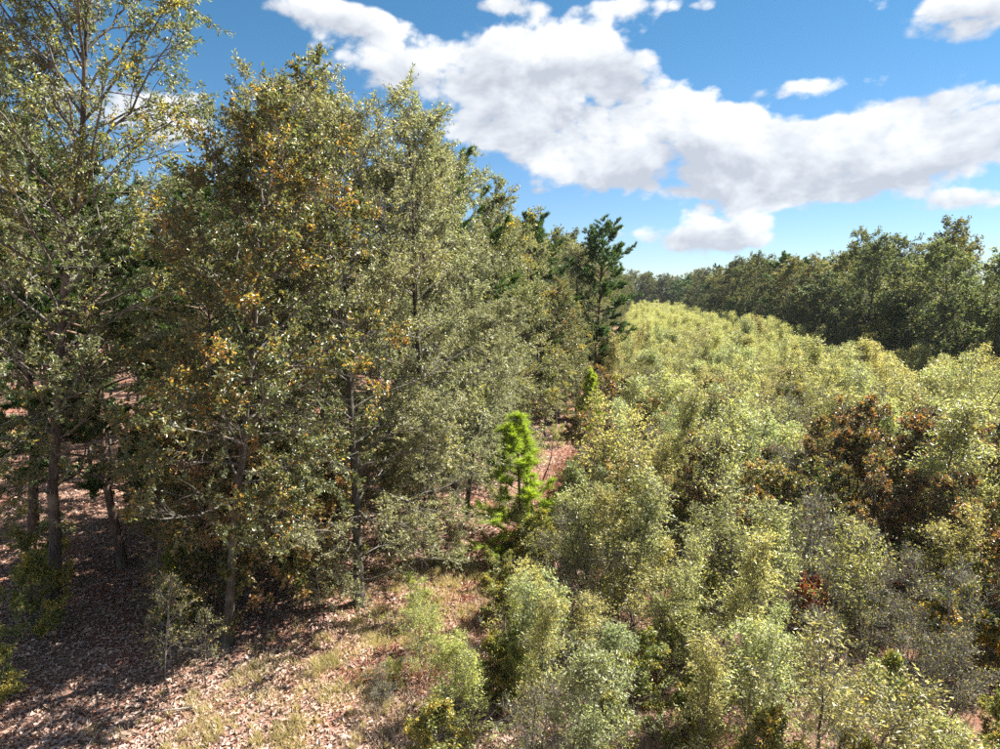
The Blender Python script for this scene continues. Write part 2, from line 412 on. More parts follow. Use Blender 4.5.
def pine(seed, H=17., cb=.35, Rc=3.2, n1=44, n2=7, n3=4, nn=14, nl=.2, nw=.02, r0=.2, flat=True, prof='pine', lean=(0, 0), step=1.0):
    rng = np.random.default_rng(seed)
    trunk = polylines(rng, np.array([[0, 0, -.15]]), np.array([[lean[0], lean[1], 1.0]]), np.array([H * .985 + .15]), 14, .03, .05)
    hf = np.clip(cb + (1 - cb) * (np.floor(np.arange(n1) / 3.2) * 3.2 + rng.uniform(0, 1.2, n1)) / n1, 0, .985)
    P, Dt = along(np.repeat(trunk, n1, 0), hf[:, None]); P = P[:, 0]
    az = np.arange(n1) * 2.05 + rng.normal(0, .45, n1); rel = (hf - cb) / (1 - cb)
    if prof == 'pine': pr = np.clip(np.sqrt(np.clip(1 - ((rel - .38) / .66) ** 2, .04, 1)), .15, 1)
    elif prof == 'dome': pr = np.clip(np.sqrt(np.clip(1 - ((rel - .55) / .56) ** 2, .1, 1)), .3, 1)
    else: pr = np.clip(1.05 - .92 * rel, .1, 1)
    a = np.radians(88 - 48 * rel ** 1.6 + rng.normal(0, 7, n1))
    Dh = np.stack([np.cos(az), np.sin(az), 0 * az], 1)
    D1 = Dh * np.sin(a)[:, None] + UP * np.cos(a)[:, None]
    L1 = Rc * pr * rng.uniform(.6, 1.2, n1)
    b1 = polylines(rng, P, D1, L1, 6, .1, .05)
    t2 = np.clip(.32 + .68 * (np.arange(n2) + rng.uniform(.2, 1, (n1, n2))) / n2, 0, .99)
    P2, D2 = along(b1, t2)
    D2 = spread(rng, D2, np.radians(rng.uniform(25, 60, (n1, n2)))) * ([1, 1, .45] if flat else [1, 1, 1])
    L2 = (L1[:, None] * .34 * (1.2 - t2) + .22) * rng.uniform(.7, 1.2, (n1, n2))
    b2 = polylines(rng, P2.reshape(-1, 3), D2.reshape(-1, 3), L2.ravel(), 4, .12, .08)
    t3 = np.clip(.25 + .75 * (np.arange(n3) + rng.uniform(.2, 1, (len(b2), n3))) / n3, 0, .99)
    P3, D3 = along(b2, t3)
    D3 = unit(spread(rng, D3, np.radians(rng.uniform(0, 45, t3.shape))) + UP * .12)
    tone = rng.uniform(0, 1, t3.size)
    nv, nf, na = needles(rng, P3.reshape(-1, 3), D3.reshape(-1, 3), nn, nl, nw, tone)
    tv = tubes(trunk, np.array([r0]), np.array([.02]), 9, .85, .3)
    br = merge([tubes(b1, np.clip(.02 * L1, .01, .07), np.full(n1, .006), 5), tubes(b2, np.full(len(b2), .008), np.full(len(b2), .004), 3)])
    return (mesh_from('trunk', *tv, 4, smooth=True), mesh_from('branchwork', *br, 4, smooth=True), mesh_from('crown', nv, nf, 3, na))


# species -> list of (three meshes), with materials set on the shared meshes
SPEC = {}
def species(key, meshes, mats):
    for me, mt in zip(meshes, mats): me.materials.append(M[mt])
    SPEC.setdefault(key, []).append(meshes)

RNG = random.Random(11)
THINGS = []

INFO = {}
CATS = {'oak_tree': 'oak tree', 'turning_oak_tree': 'oak tree', 'willow_oak_tree': 'oak tree', 'pine_tree': 'pine tree', 'young_pine_tree': 'pine tree', 'young_oak_tree': 'young oak',
        'understory_tree': 'understory tree', 'pine_seedling': 'pine seedling', 'dead_snag': 'dead tree'}
def plant(name, key, var, x, y, h=1.0, rz=None, w=None, tint=(1, 1, 1), label=None, cat=None, group=None, tilt=(0, 0), sink=0.0):
    """one tree or shrub: an empty at its foot with trunk, branchwork and crown; h, w scale height and width"""
    root = bpy.data.objects.new(name, None); COL.objects.link(root)
    root.empty_display_size = .3
    root.location = (x, y, float(gz(x, y)) - sink)
    root.rotation_euler = (tilt[0], tilt[1], RNG.uniform(0, 6.283) if rz is None else rz)
    w = h if w is None else w
    root.scale = (w, w, h)
    ms = SPEC[key][var % len(SPEC[key])]
    for nm, me in zip(('trunk', 'branchwork', 'crown'), ms):
        if me is None: continue
        c = bpy.data.objects.new(nm, me); COL.objects.link(c); c.parent = root
        if nm == 'crown': c.color = (*tint, 1)
    root['label'] = label or ''; root['category'] = cat or CATS.get(name, 'tree')
    if group: root['group'] = group
    THINGS.append(root); INFO[root.name] = (h, tint)
    return root

# ------------------------------------------------------------------ the species that grow here
OAK = ('bark', 'twig')
species('willow', broadleaf(1, H=16.5, cb=.06, Rc=4.4, n1=60, n2=10, n3=8, nl=21, leaf=(.105, .037), r0=.17, side=(.9, .2, .2), droop=.024, lev3=.65, gaps=.2), ('bark', 'twig', 'willow'))
species('willow', broadleaf(2, H=16.5, cb=.13, Rc=4.0, n1=54, n2=10, n3=8, nl=21, leaf=(.105, .037), r0=.17, droop=.016, lev3=.6, gaps=.2), ('bark', 'twig', 'willow'))
species('tall', broadleaf(3, H=24, cb=.2, Rc=5.2, n1=72, n2=10, n3=7, nl=20, r0=.2, lean=(.12, .06), ang=(75, 28), leaf=(.118, .043), lev3=.65), ('bark', 'twig', 'willow2'))
species('gum', broadleaf(4, H=16., cb=.26, Rc=4.0, n1=56, n2=9, n3=8, nl=20, r0=.16, leaf=(.115, .06), side=(.7, -.5, .15), lev3=.6, gaps=.25), ('bark', 'twig', 'gum'))
species('oak', broadleaf(5, H=17, cb=.12, Rc=4.2, n1=54, n2=9, n3=7, nl=20, r0=.18, leaf=(.125, .05), lev3=.6), ('bark', 'twig', 'willow2'))
species('forest', broadleaf(6, H=17, cb=.46, Rc=3.4, n1=26, n2=8, n3=6, nl=10, r0=.12, leaf=(.16, .07), prof='top', lev3=.6), ('bark', 'twig', 'willow2'))
species('forest', broadleaf(7, H=16, cb=.38, Rc=3.3, n1=26, n2=8, n3=6, nl=10, r0=.10, leaf=(.16, .065), prof='round', lev3=.6), ('bark', 'twig', 'willow'))
species('pine', pine(8, H=17, cb=.22, Rc=3.9, n1=96, n2=10, n3=5, r0=.2, nn=22, nw=.04, nl=.30), ('pinebark', 'pinebark', 'needle'))
species('domepine', pine(10, H=15.6, cb=.3, Rc=3.5, n1=80, n2=10, n3=5, r0=.2, nn=22, nw=.04, nl=.30, prof='dome'), ('pinebark', 'pinebark', 'needle'))
species('ypine', pine(9, H=5.6, cb=.06, Rc=1.6, n1=60, n2=7, n3=5, nn=20, nl=.21, nw=.015, r0=.06, prof='cone', flat=False), ('pinebark', 'pinebark', 'needle_y'))
YOUNG = [dict(H=5.6, cb=.06, Rc=2.9, n1=32, n2=9, n3=5, nl=8, stems=1, ang=(70, 20)),            # spreading
         dict(H=5.0, cb=.04, Rc=2.9, n1=34, n2=8, n3=5, nl=9, stems=3, ang=(66, 22)),            # many stems
         dict(H=6.6, cb=.16, Rc=1.7, n1=34, n2=7, n3=5, nl=7, stems=1, ang=(62, 24)),            # lanky
         dict(H=5.4, cb=.08, Rc=2.5, n1=28, n2=9, n3=5, nl=5, stems=2, ang=(62, 16)),            # thin leaved
         dict(H=4.2, cb=.02, Rc=2.6, n1=30, n2=8, n3=5, nl=9, stems=4, ang=(74, 24))]            # low and broad
for s, kw in enumerate(YOUNG):
    species('young', broadleaf(20 + s, leaf=(.118, .04), prof='feather', lift=(.045, .03), r0=.045, lev3=.66, wander=.2, twig_r=.0038, trunk_top=1.0,
                               var=(.2, 1.5), stemlean=.2, droop=.008, gaps=.36, **kw), ('twig', 'twig', 'young'))
for s in range(2):
    species('maroon', broadleaf(30 + s, H=5.2, cb=.05, Rc=2.1, n1=30, n2=7, n3=6, nl=12, leaf=(.115, .062), prof='bush', ang=(70, 20), lift=(.05, .05),
                                r0=.05, lev3=.34, twig_r=.004, stems=2, gaps=.3), ('bark', 'twig', 'maroon'))
for s in range(2):
    species('under', broadleaf(34 + s, H=5.5, cb=.2, Rc=1.9, n1=24, n2=6, n3=5, nl=9, leaf=(.14, .08), prof='round', ang=(80, 35), lift=(.02, .02),
                               r0=.05, lev3=.4, twig_r=.004), ('bark', 'twig', 'pinkleaf'))
species('redshrub', broadleaf(38, H=2.2, cb=.05, Rc=.9, n1=18, n2=5, n3=5, nl=10, leaf=(.12, .06), prof='bush', ang=(65, 25), r0=.025, lev3=.25, twig_r=.004, stems=3), ('twig', 'twig', 'redshrub'))
for s in range(2):
    species('scrub', broadleaf(40 + s, H=1.9, cb=.02, Rc=.95, n1=20, n2=6, n3=5, nl=12, leaf=(.085, .036), prof='bush', ang=(75, 25), r0=.02, lev3=.22, twig_r=.003, stems=4), ('twig', 'twig', 'scrub'))
species('brush', broadleaf(43, H=2.3, cb=.03, Rc=1.0, n1=26, n2=7, n3=6, nl=1, leaf=(.06, .025), prof='bush', ang=(70, 22), r0=.022, lev3=.3, twig_r=.0045, stems=4), ('deadwood', 'deadwood', 'scrub'))
species('golden', broadleaf(44, H=1.8, cb=.1, Rc=.75, n1=18, n2=5, n3=4, nl=12, leaf=(.09, .045), prof='bush', ang=(50, 18), r0=.015, lev3=.2, twig_r=.003, stems=4), ('twig', 'twig', 'yellow'))
for s in range(3):
    species('far', broadleaf(50 + s, H=16, cb=.05, Rc=4.2, n1=40, n2=7, n3=6, nl=9, leaf=(.24, .13), r0=.2, lev3=.85, prof='round' if s < 2 else 'top'), ('bark', 'twig', 'far'))
species('farpine', pine(55, H=17, cb=.3, Rc=3.4, n1=60, n2=7, n3=3, nn=14, nl=.42, nw=.08, r0=.2), ('pinebark', 'pinebark', 'needle'))
species('sapling', broadleaf(60, H=3.2, cb=.35, Rc=.8, n1=16, n2=5, n3=5, nl=2, leaf=(.06, .03), prof='round', r0=.022, lev3=.3, twig_r=.0035), ('deadwood', 'deadwood', 'scrub'))

_sn = broadleaf(61, H=4.2, cb=.3, Rc=1.6, n1=9, n2=4, n3=2, nl=1, r0=.07, lean=(.3, .1), twig_r=.006, prof='round', ang=(60, 30))
species('snag', (_sn[0], _sn[1], None), ('deadwood', 'deadwood'))

# ------------------------------------------------------------------ forest on the left
def tint(v=.12, warm=.06):
    b = RNG.uniform(1 - v, 1 + v); w = RNG.uniform(-warm, warm)
    return (b * (1 + w), b, b * (1 - w))

LEFT = []
def left(key, name, var, x, y, h=1.0, label='', **k):
    LEFT.append((x, y)); k.setdefault('group', 'trees of the left forest'); return plant(name, key, var, x, y, h, label=label, tint=k.pop('tint', tint()), **k)

left('tall', 'oak_tree', 0, -19.3, 17.6, .96, rz=0.2, label='tall leaning oak at the far left, its top above the picture')
left('gum', 'turning_oak_tree', 0, -12.4, 17.3, .93, rz=0, tilt=(0, .17), label='oak turning yellow and rust at the forest edge, left of the big willow oak')
left('willow', 'willow_oak_tree', 0, -9.5, 20.7, .98, rz=0, label='big silvery willow oak with a bare dark foot beside the leafy opening')
left('willow', 'willow_oak_tree', 1, -15.0, 22.6, 1.1, label='silvery willow oak behind the oak that turns yellow and rust')
left('willow', 'willow_oak_tree', 1, -8.8, 27.0, 1.03, rz=2.0, label='grey green willow oak just left of the bright young pine')
left('willow', 'willow_oak_tree', 0, -9.6, 33.5, 1.02, rz=.3, label="grey green willow oak one tree behind the bright young pine's neighbour")
left('pine', 'pine_tree', 0, -11.0, 38.0, 1.07, label='tall dark pine breaking the left forest skyline')
left('oak', 'oak_tree', 0, -8.0, 40.5, .92, rz=1.0, label='green oak on the forest edge just below the dark skyline pine')
left('willow', 'willow_oak_tree', 1, -8.2, 47.0, .92, label='silvery oak on the forest edge just past the dark skyline pine')
left('pine', 'pine_tree', 0, -8.6, 52.0, .95, label='second pine on the left forest skyline, beyond the tall dark one')
left('oak', 'oak_tree', 0, -7.2, 55.0, .82, label='low green oak on the forest edge between the two far pines')
left('domepine', 'pine_tree', 0, -4.1, 62.0, 1.02, w=1.05, rz=3.6, label='lone round topped pine at the far end of the left forest')
left('gum', 'turning_oak_tree', 0, -6.9, 48.5, .68, rz=2.2, label='small yellow flecked oak on the forest edge before the lone pine')
left('willow', 'willow_oak_tree', 0, -6.9, 62.0, .85, label='silvery oak directly left of the lone round topped pine')
left('oak', 'oak_tree', 0, -6.5, 70.0, .85, label='green oak right behind the lone round topped pine')

left('willow', 'willow_oak_tree', 1, -7.9, 24.6, .4, w=.48, rz=1.1, label='small silvery willow oak drooping to the ground left of the path')
left('willow', 'willow_oak_tree', 1, -7.9, 29.6, .6, w=.7, rz=3.4, label='half grown silvery willow oak behind the small one by the path')
left('oak', 'oak_tree', 0, -12.9, 25.4, .96, rz=2.5, label='dense green oak between the yellow rust oak and the big willow oak')
left('willow', 'willow_oak_tree', 1, -12.6, 31.0, 1.03, rz=4.0, label='silvery willow oak in the second row behind the big willow oak')
left('oak', 'oak_tree', 0, -5.4, 57.5, .55, rz=.4, label='low yellowish oak at the foot of the lone round topped pine')
left('oak', 'oak_tree', 0, -6.6, 52.5, .62, rz=3.1, label='low green oak on the forest edge left of the lone pine')

def far_enough(pts, x, y, d):
    return all((x - a) ** 2 + (y - b) ** 2 > d * d for a, b in pts)

tries = 0
while len(LEFT) < 165 and tries < 6000:
    tries += 1
    y = RNG.uniform(14, 100); x = RNG.uniform(-85, -10)
    if y < 62 and x > -12.5: continue
    if x < -1.25 * y - 2: continue              # outside the view
    if y > 62 and x > -6.5: continue
    if x > -16.5 and y < 22: continue
    d = 4.3 if y < 50 else 5.4
    if not far_enough(LEFT, x, y, d): continue
    k = RNG.choice(['forest', 'forest', 'forest', 'pine', 'forest'])
    left(k, {'forest': 'oak_tree', 'pine': 'pine_tree'}[k], RNG.randrange(2), x, y, RNG.uniform(.85, 1.08), group='trees of the left forest')
def nth(n):
    return {1: 'first', 2: 'second', 3: 'third', 4: 'fourth', 5: 'fifth', 6: 'sixth', 7: 'seventh', 8: 'eighth', 9: 'ninth'}.get(n, '%d%s' % (n, 'th' if 10 < n % 100 < 14 else {1: 'st', 2: 'nd', 3: 'rd'}.get(n % 10, 'th')))
for i in range(40):                             # the edge running on up the clearing
    y = 75 + i * 5; x = -7.5 - RNG.uniform(0, 4) - (i % 2) * 4
    left('far', 'oak_tree', i, x, y, RNG.uniform(.85, 1.05), label='oak of the left forest edge beyond the lone pine, %s along' % nth(i + 1), group='far end of the left forest edge')

# ------------------------------------------------------------------ forest beyond and to the right
EDGE = [(46, 40), (38, 55), (31.5, 70), (23.5, 107), (20, 160), (15.5, 274), (2, 300), (-12, 300)]
def edge_points(step):
    out = []
    for (x0, y0), (x1, y1) in zip(EDGE, EDGE[1:]):
        L = math.hypot(x1 - x0, y1 - y0); n = max(1, int(L / step))
        for i in range(n):
            t = i / n; out.append((x0 + (x1 - x0) * t, y0 + (y1 - y0) * t, (y1 - y0) / L, -(x1 - x0) / L))
    return out
for row in range(5):
    for n_, (x, y, nx, ny) in enumerate(edge_points((4.6, 6.0, 6.0, 6.5, 7.0, 7.0)[row])):
        o = (0, 3.5, 9, 15, 21, 28)[row] + RNG.uniform(-1.2, 1.2); px = x + nx * o + RNG.uniform(-1, 1); py = y + ny * o + RNG.uniform(-1, 1)
        pn = row > 0 and RNG.random() < (.12 if row == 1 else .42) and 125 < y
        hh = RNG.uniform(.28, .6) if row == 0 else RNG.uniform(.66, 1.08) * (1 + .02 * row) * (.86 if y < 85 else 1)
        w = hh * RNG.uniform(1.0, 1.35) if row == 0 else RNG.uniform(.95, 1.35)
        plant('pine_tree' if pn else 'oak_tree', 'farpine' if pn else 'far', RNG.randrange(3), px, py, hh * (1.06 if pn else 1), w=w,
              tint=tint(.36, .16), group='trees of the right hand forest',
              label='%s %s the right hand treeline, %s from its near end' % ('pine' if pn else 'low bushy oak' if row == 0 else 'oak',
                    ('fronting', 'in the first full row of', 'in the second row of', 'in the third row of', 'in the fourth row of', 'in the fifth row of')[row], nth(n_ + 1)))
for i in range(26):
    plant('oak_tree', 'far', i, -14 + i * 2.1, RNG.uniform(296, 345), RNG.uniform(.9, 1.15), w=1.3, tint=tint(.2, .1), group='trees closing the far end of the clearing',
          label='distant oak closing the far end of the clearing, %s from the left' % nth(i + 1))

# ------------------------------------------------------------------ the clearing
def path_x(y): return float(np.interp(y, [10, 20, 28, 45, 60, 90], [-9.5, -6.6, -5.2, -4.0, -3.6, -3.5]))
def edge_x(y): return float(np.interp(y, [40, 55, 70, 107, 160, 274], [46, 38, 31.5, 23.5, 20, 15.5]))
BUSY = []
def clr(key, name, var, x, y, h=1.0, **k):
    BUSY.append((x, y)); return plant(name, key, var, x, y, h, tint=k.pop('tint', tint()), **k)

clr('ypine', 'young_pine_tree', 0, -4.8, 27.0, 1.03, w=1.55, rz=.5, tint=(.95, 1.06, .9), label='bright yellow green young pine beside the path in the middle')
clr('ypine', 'young_pine_tree', 0, -3.6, 50.0, .9, label='small bright pine by the path, the nearer of two below the lone pine')
clr('ypine', 'young_pine_tree', 0, -4.2, 57.0, .8, label='small bright pine by the path, the farther of two below the lone pine')
for (x, y, h) in [(2.2, 28.0, .9), (8.0, 30.5, 1.0), (9.8, 31.5, 1.1), (12.0, 31.0, 1.1), (13.6, 28.5, 1.0), (7.4, 27.6, .8), (4.4, 24.2, .7), (10.2, 28.6, .95),
                  (-1.8, 33.0, .85), (-1.0, 30.4, .7), (9.3, 26.4, .8), (11.8, 25.6, .85), (15.5, 31, 1.0), (-2.4, 52, .9), (6.2, 29.4, .75), (13.2, 24.6, .85),
                  (3.2, 26.2, .65), (16.2, 34, 1.0), (11.4, 22.4, .75), (14.4, 34.2, .9), (5.4, 26.6, .7), (10.2, 20.6, .6), (8.0, 25.0, .6), (12.8, 21.6, .7), (-2.6, 30.8, .55), (4.0, 44, .8), (9, 48, .8), (-1.4, 56, .7)]:
    g_ = RNG.choice([(.85, 1.1, .9), (1.0, 1.05, 1.0), (1.05, .97, .97), (.85, .85, .9), (1.1, 1.1, .85)])
    clr('maroon', 'red_oak_sapling', RNG.randrange(2), x, y, h, cat='sapling', tint=g_, w=h * RNG.uniform(.75, 1.1), tilt=(RNG.gauss(0, .08), RNG.gauss(0, .08)))
for (x, y, h) in [(.6, 31.5, .9), (1.2, 33.5, .8), (4.6, 29.5, .9), (7.0, 28.0, .8), (3.5, 31.0, .7), (-1.2, 35.5, .8), (5.6, 22.2, .8), (9.0, 24.0, .7)]:
    clr('redshrub', 'sumac_shrub', 0, x, y, h, cat='shrub')
for (x, y, h) in [(8.8, 20.8, 1.1), (9.6, 19.6, 1.0), (9.9, 21.6, .9)]:
    clr('golden', 'goldenrod_plant', 0, x, y, h, cat='plant')
for (x, y, h) in [(6.0, 24.5, 1.1), (7.6, 23.6, 1.2), (8.2, 18.4, .9), (7.4, 21.4, 1.1), (5.2, 26.5, 1.1), (.8, 38.5, 1.3), (1.7, 39.5, 1.2), (10.6, 25.4, 1.1), (5, 18.3, 1), (-6.5, 15.2, .5), (3.8, 25, 1.1), (6.9, 25.2, 1.1), (4.8, 23.2, 1.0), (6.2, 22.8, 1.1), (7.6, 19.6, .9), (8.6, 22.4, 1.1), (7.0, 17.6, .9)]:
    clr('brush', 'bare_brush', 0, x, y, h, cat='shrub')

tries = 0; nyoung = 0
while nyoung < 278 and tries < 20000:
    tries += 1
    y = 13.5 + 88 * RNG.random() ** 1.25; x = RNG.uniform(-7, 44)
    if x > edge_x(y) - 1.5 or x > .47 * y + 3.5: continue
    if x < path_x(y) + float(np.interp(y, [13, 17, 20, 24, 30, 48, 60], [5.2, 4.4, 3.6, 3.4, 3.4, 2.6, 1.0])): continue
    if (x - .8) ** 2 + ((y - 41) * .6) ** 2 < 5 or (x + 1.5) ** 2 + ((y - 44) * .5) ** 2 < 3: continue
    near = y < 34
    if math.sin(x * .75 + 1.7 * math.sin(y * .31)) * math.sin(y * .42 + 1.2 * math.sin(x * .37)) < -.35: continue      # open gaps
    if 5.5 < x < 17 and 24 < y < 33 and RNG.random() < .35: continue
    if (x > 6.3 and y < 22.5) or ((x - 5.6) / 2.6) ** 2 + ((y - 24) / 2.4) ** 2 < 1: continue
    if not far_enough(BUSY, x, y, 1.5 if near else 2.3): continue
    hh = RNG.uniform(.45, .75) if y < 20 else RNG.uniform(.5, .85) if y < 27 else RNG.uniform(.55, 1.1)
    clr('young', 'young_oak_tree', RNG.choice([0, 3, 3, 2, 1, 4]), x, y, hh, w=hh * RNG.uniform(.9, 1.35), tilt=(RNG.gauss(0, .09), RNG.gauss(0, .09)), group='young oaks in the clearing', tint=tint(.22, .13)); nyoung += 1
print('young', nyoung)
nscrub = 0; tries = 0
while nscrub < 130 and tries < 8000:
    tries += 1
    y = RNG.uniform(12.5, 40); x = RNG.uniform(-8, 18)
    if x > .47 * y + 3.5 or x < path_x(y) + (2.2 if y < 22 else .9): continue
    if not far_enough(BUSY, x, y, .75): continue
    k = RNG.choice(['scrub', 'scrub', 'scrub', 'brush'])
    clr(k, {'scrub': 'leafy_shrub', 'brush': 'bare_brush'}[k], RNG.randrange(2), x, y, RNG.uniform(.6, 1.15), cat='shrub', group={'scrub': 'leafy shrubs in the clearing', 'brush': 'bare brush in the clearing'}[k]); nscrub += 1
for (x, y, h, v_) in [(-7.1, 19.6, .36, 4), (-6.3, 18.2, .28, 3), (-5.6, 16.6, .38, 3), (-4.6, 15.6, .42, 1), (-6.4, 16.2, .2, 4), (-3.9, 14.4, .42, 3), 
                      (-3.4, 18.0, .45, 3), (-7.0, 24.5, .25, 4), (-6.6, 30.5, .32, 4), (-2.6, 36.6, .3, 3), (-6.2, 40.5, .3, 1), (-2.4, 42.5, .35, 4), (-5.6, 46, .35, 4), (-1.8, 47, .4, 3)]:
    clr('young', 'young_oak_tree', v_, x, y, h, w=h * 1.15, group='young oaks in the clearing', tint=(1.05, 1.12, .8))
n_ = 0
while n_ < 44:                                             # dry brush and darker growth all through the field
    y = RNG.uniform(18, 62); x = RNG.uniform(-2.5, 24)
    if x > .45 * y + 2 or x < path_x(y) + 1.5: continue
    k = RNG.choice(['brush', 'brush', 'scrub', 'under'])
    clr(k, {'scrub': 'leafy_shrub', 'brush': 'bare_brush', 'under': 'understory_tree'}[k], RNG.randrange(2), x, y, {'brush': RNG.uniform(1.2, 1.9), 'scrub': RNG.uniform(1.2, 1.9), 'under': RNG.uniform(.5, .8)}[k],
        cat='understory tree' if k == 'under' else 'shrub', tint=(.8, .85, .8)); n_ += 1

# ------------------------------------------------------------------ understory of the left forest
for (x, y, h) in [(-11.8, 18.6, 1.0), (-12.6, 19.6, 1.05), (-11.0, 19.5, .75), (-14.4, 19.2, 1.0), (-13.8, 21.5, 1.1), (-16.8, 21.5, 1.0), (-12.0, 22.0, .9), (-17.5, 25.0, .9),
                  (-20.5, 24.0, 1.0), (-14, 27, .9), (-10.9, 21.6, .8), (-13.4, 18.4, .8)]:
    clr('under', 'understory_tree', RNG.randrange(2), x, y, h)
for (x, y, h) in [(-18.6, 16.4, 1.2), (-16.8, 13.4, .9), (-21.5, 19.6, 1.2)]:
    clr('scrub', 'leafy_shrub', RNG.randrange(2), x, y, h, cat='shrub', tint=(1.15, 1.15, 1.1))  # brighter leaf tint stands in for sunlight these shaded shrubs lack
for (x, y, h) in [(-12.5, 14.8, 1.0), (-13.0, 15.6, .9), (-11.6, 15.2, .7), (-15.0, 17.6, 1.0), (-10.2, 19.2, .6), (-8.8, 22.6, .8)]:
    clr('sapling', 'bare_sapling', 0, x, y, h, cat='sapling')
for (x, y, h) in [(-15.3, 18.7, .42), (-14.5, 17.8, .5), (-16.0, 20.0, .5)]:
    clr('ypine', 'pine_seedling', 0, x, y, h, tint=(.6, .62, .6))

clr('snag', 'dead_snag', 0, -5.2, 35.5, .8, rz=0, tint=(1, 1, 1), label='leaning dead snag with bare limbs behind the bright young pine')

# ------------------------------------------------------------------ what nobody could count
def litter(n, seed):
    rng = np.random.default_rng(seed)
    y = 11 + 45 * rng.uniform(0, 1, n) ** 1.5; x = rng.uniform(-1, 1, n)
    x = -14 + x * (5 + y * .55)
    keep = (x > -1.3 * y - 2) & (x < -2.5 + .12 * y)
    x, y = x[keep], y[keep]; n = len(x)
    d = unit(np.stack([rng.normal(size=n), rng.normal(size=n), rng.uniform(-.05, .5, n)], 1))
    b = np.stack([x, y, gz(x, y) + rng.uniform(.004, .03, n)], 1)
    drift = .5 + .5 * np.sin(x * .9 + 2 * np.sin(y * .5)) * np.sin(y * 1.1 + 1.5 * np.sin(x * .6))
    sz = rng.uniform(.5, 1.5, n)[:, None]
    v, f, a = leaves(rng, b, d, .12 * sz, .066 * sz, np.clip(drift + rng.normal(0, .25, n), 0, 1), up=2.0)
    return mesh_from('leaf_litter', v, f, 3, a)
add_obj('leaf_litter', litter(150000, 5), M['litter'], kind='stuff', label='dry pinkish brown leaf litter strewn over the forest floor', category='leaf litter')


def straw_bed(n, seed):
    rng = np.random.default_rng(seed)
    y = 16 + 40 * rng.uniform(0, 1, n) ** 1.3; x = np.interp(y, [10, 20, 28, 45, 60], [-8.4, -5.6, -4.6, -3.2, -3.0]) + rng.normal(0, .8, n)
    d = unit(np.stack([rng.normal(size=n), rng.normal(size=n), rng.uniform(-.05, .35, n)], 1))
    v, f, a = leaves(rng, np.stack([x, y, gz(x, y) + rng.uniform(.01, .05, n)], 1), d, .2, .03, rng.uniform(0, 1, n), up=2.0)
    return mesh_from('pine_straw', v, f, 3, a)
M['pinestraw'] = leaf_mat('pine_straw', [(0, (.16, .06, .04)), (.4, (.30, .125, .085)), (.8, (.42, .21, .15)), (1, (.5, .33, .26))], rough=.6, trans=.15)
add_obj('pine_straw', straw_bed(45000, 9), M['pinestraw'], kind='stuff', label='rust red pine straw lying along the clearing path', category='pine straw')


def blades(n, seed, area, hgt, wid):
    rng = np.random.default_rng(seed)
    x, y = area(rng, n); n = len(x)
    cl = np.sin(x * 2.3 + 1.1 * np.sin(y * 1.7)) * np.sin(y * 2.1 + np.sin(x * 1.3))
    h = hgt * rng.uniform(.4, 1.2, n) * (.7 + .4 * cl)
    p = np.stack([x, y, gz(x, y) - .01], 1)
    d = unit(np.stack([rng.normal(0, .45, n), rng.normal(0, .45, n), np.ones(n)], 1))
    s = unit(np.cross(d, rng.normal(size=(n, 3)))) * wid * .5
    m = p + d * h[:, None] * .55; d2 = unit(d + rng.normal(0, .35, (n, 3)) * [1, 1, .4]); t = m + d2 * h[:, None] * .5
    V = np.stack([p - s, p + s, m + s * .8, m - s * .8, t], 1).reshape(-1, 3)
    i = np.arange(n)[:, None] * 5
    F = np.concatenate([i + [0, 1, 2], i + [0, 2, 3], i + [3, 2, 4]], 1).reshape(-1, 3)
    rnd = np.clip(.5 - .28 * cl + rng.normal(0, .2, n), 0, 1)
    return mesh_from('grass', V, F, 3, {'rnd': np.repeat(rnd, 3), 'tone': np.repeat(rnd, 3)})

def area_front(rng, n):
    k = 620                                                    # tufts
    cy_ = 11 + 14 * rng.uniform(0, 1, k) ** 1.1; cx_ = np.interp(cy_, [11, 15, 20, 25], [-9.2, -8.4, -7.6, -7.0]) + rng.normal(0, 1.7, k)
    i = rng.integers(0, k, n); r = rng.gamma(1.4, .1, k)[i]
    return cx_[i] + rng.normal(0, 1, n) * r, cy_[i] + rng.normal(0, 1, n) * r
def twig_bed(n, seed):
    rng = np.random.default_rng(seed)
    y = 11 + 40 * rng.uniform(0, 1, n) ** 1.5; x = -13 + rng.uniform(-1, 1, n) * (6 + y * .5)
    L = rng.gamma(2, .22, n); d = np.stack([rng.normal(size=n), rng.normal(size=n), rng.normal(0, .06, n)], 1)
    pts = polylines(rng, np.stack([x, y, gz(x, y) + .04], 1), d, L, 3, .15, 0.0)
    v, f = tubes(pts, .004 + .012 * L, np.full(n, .003), 4)
    return mesh_from('fallen_twigs', v, f, 4)
add_obj('fallen_twigs', twig_bed(1800, 12), M['deadwood'], kind='stuff', label='grey fallen twigs scattered over the leaf litter', category='twigs')
add_obj('grass', blades(36000, 6, area_front, .34, .016), M['grass'], kind='stuff', label='dry straw and green grass along the forest edge', category='grass')

def area_clear(rng, n):
    y = 12 + 40 * rng.uniform(0, 1, n) ** 1.3; x = rng.uniform(-7, 24, n); px = np.interp(y, [10, 20, 28, 45, 60], [-9.5, -6.6, -5.2, -4.0, -3.6])
    k = (x > px + .7) & (x < .48 * y + 4); return x[k], y[k]
add_obj('dry_weeds', blades(90000, 7, area_clear, .6, .014), M['straw'], kind='stuff', label='tangle of dry straw coloured weeds under the young trees', category='weeds')


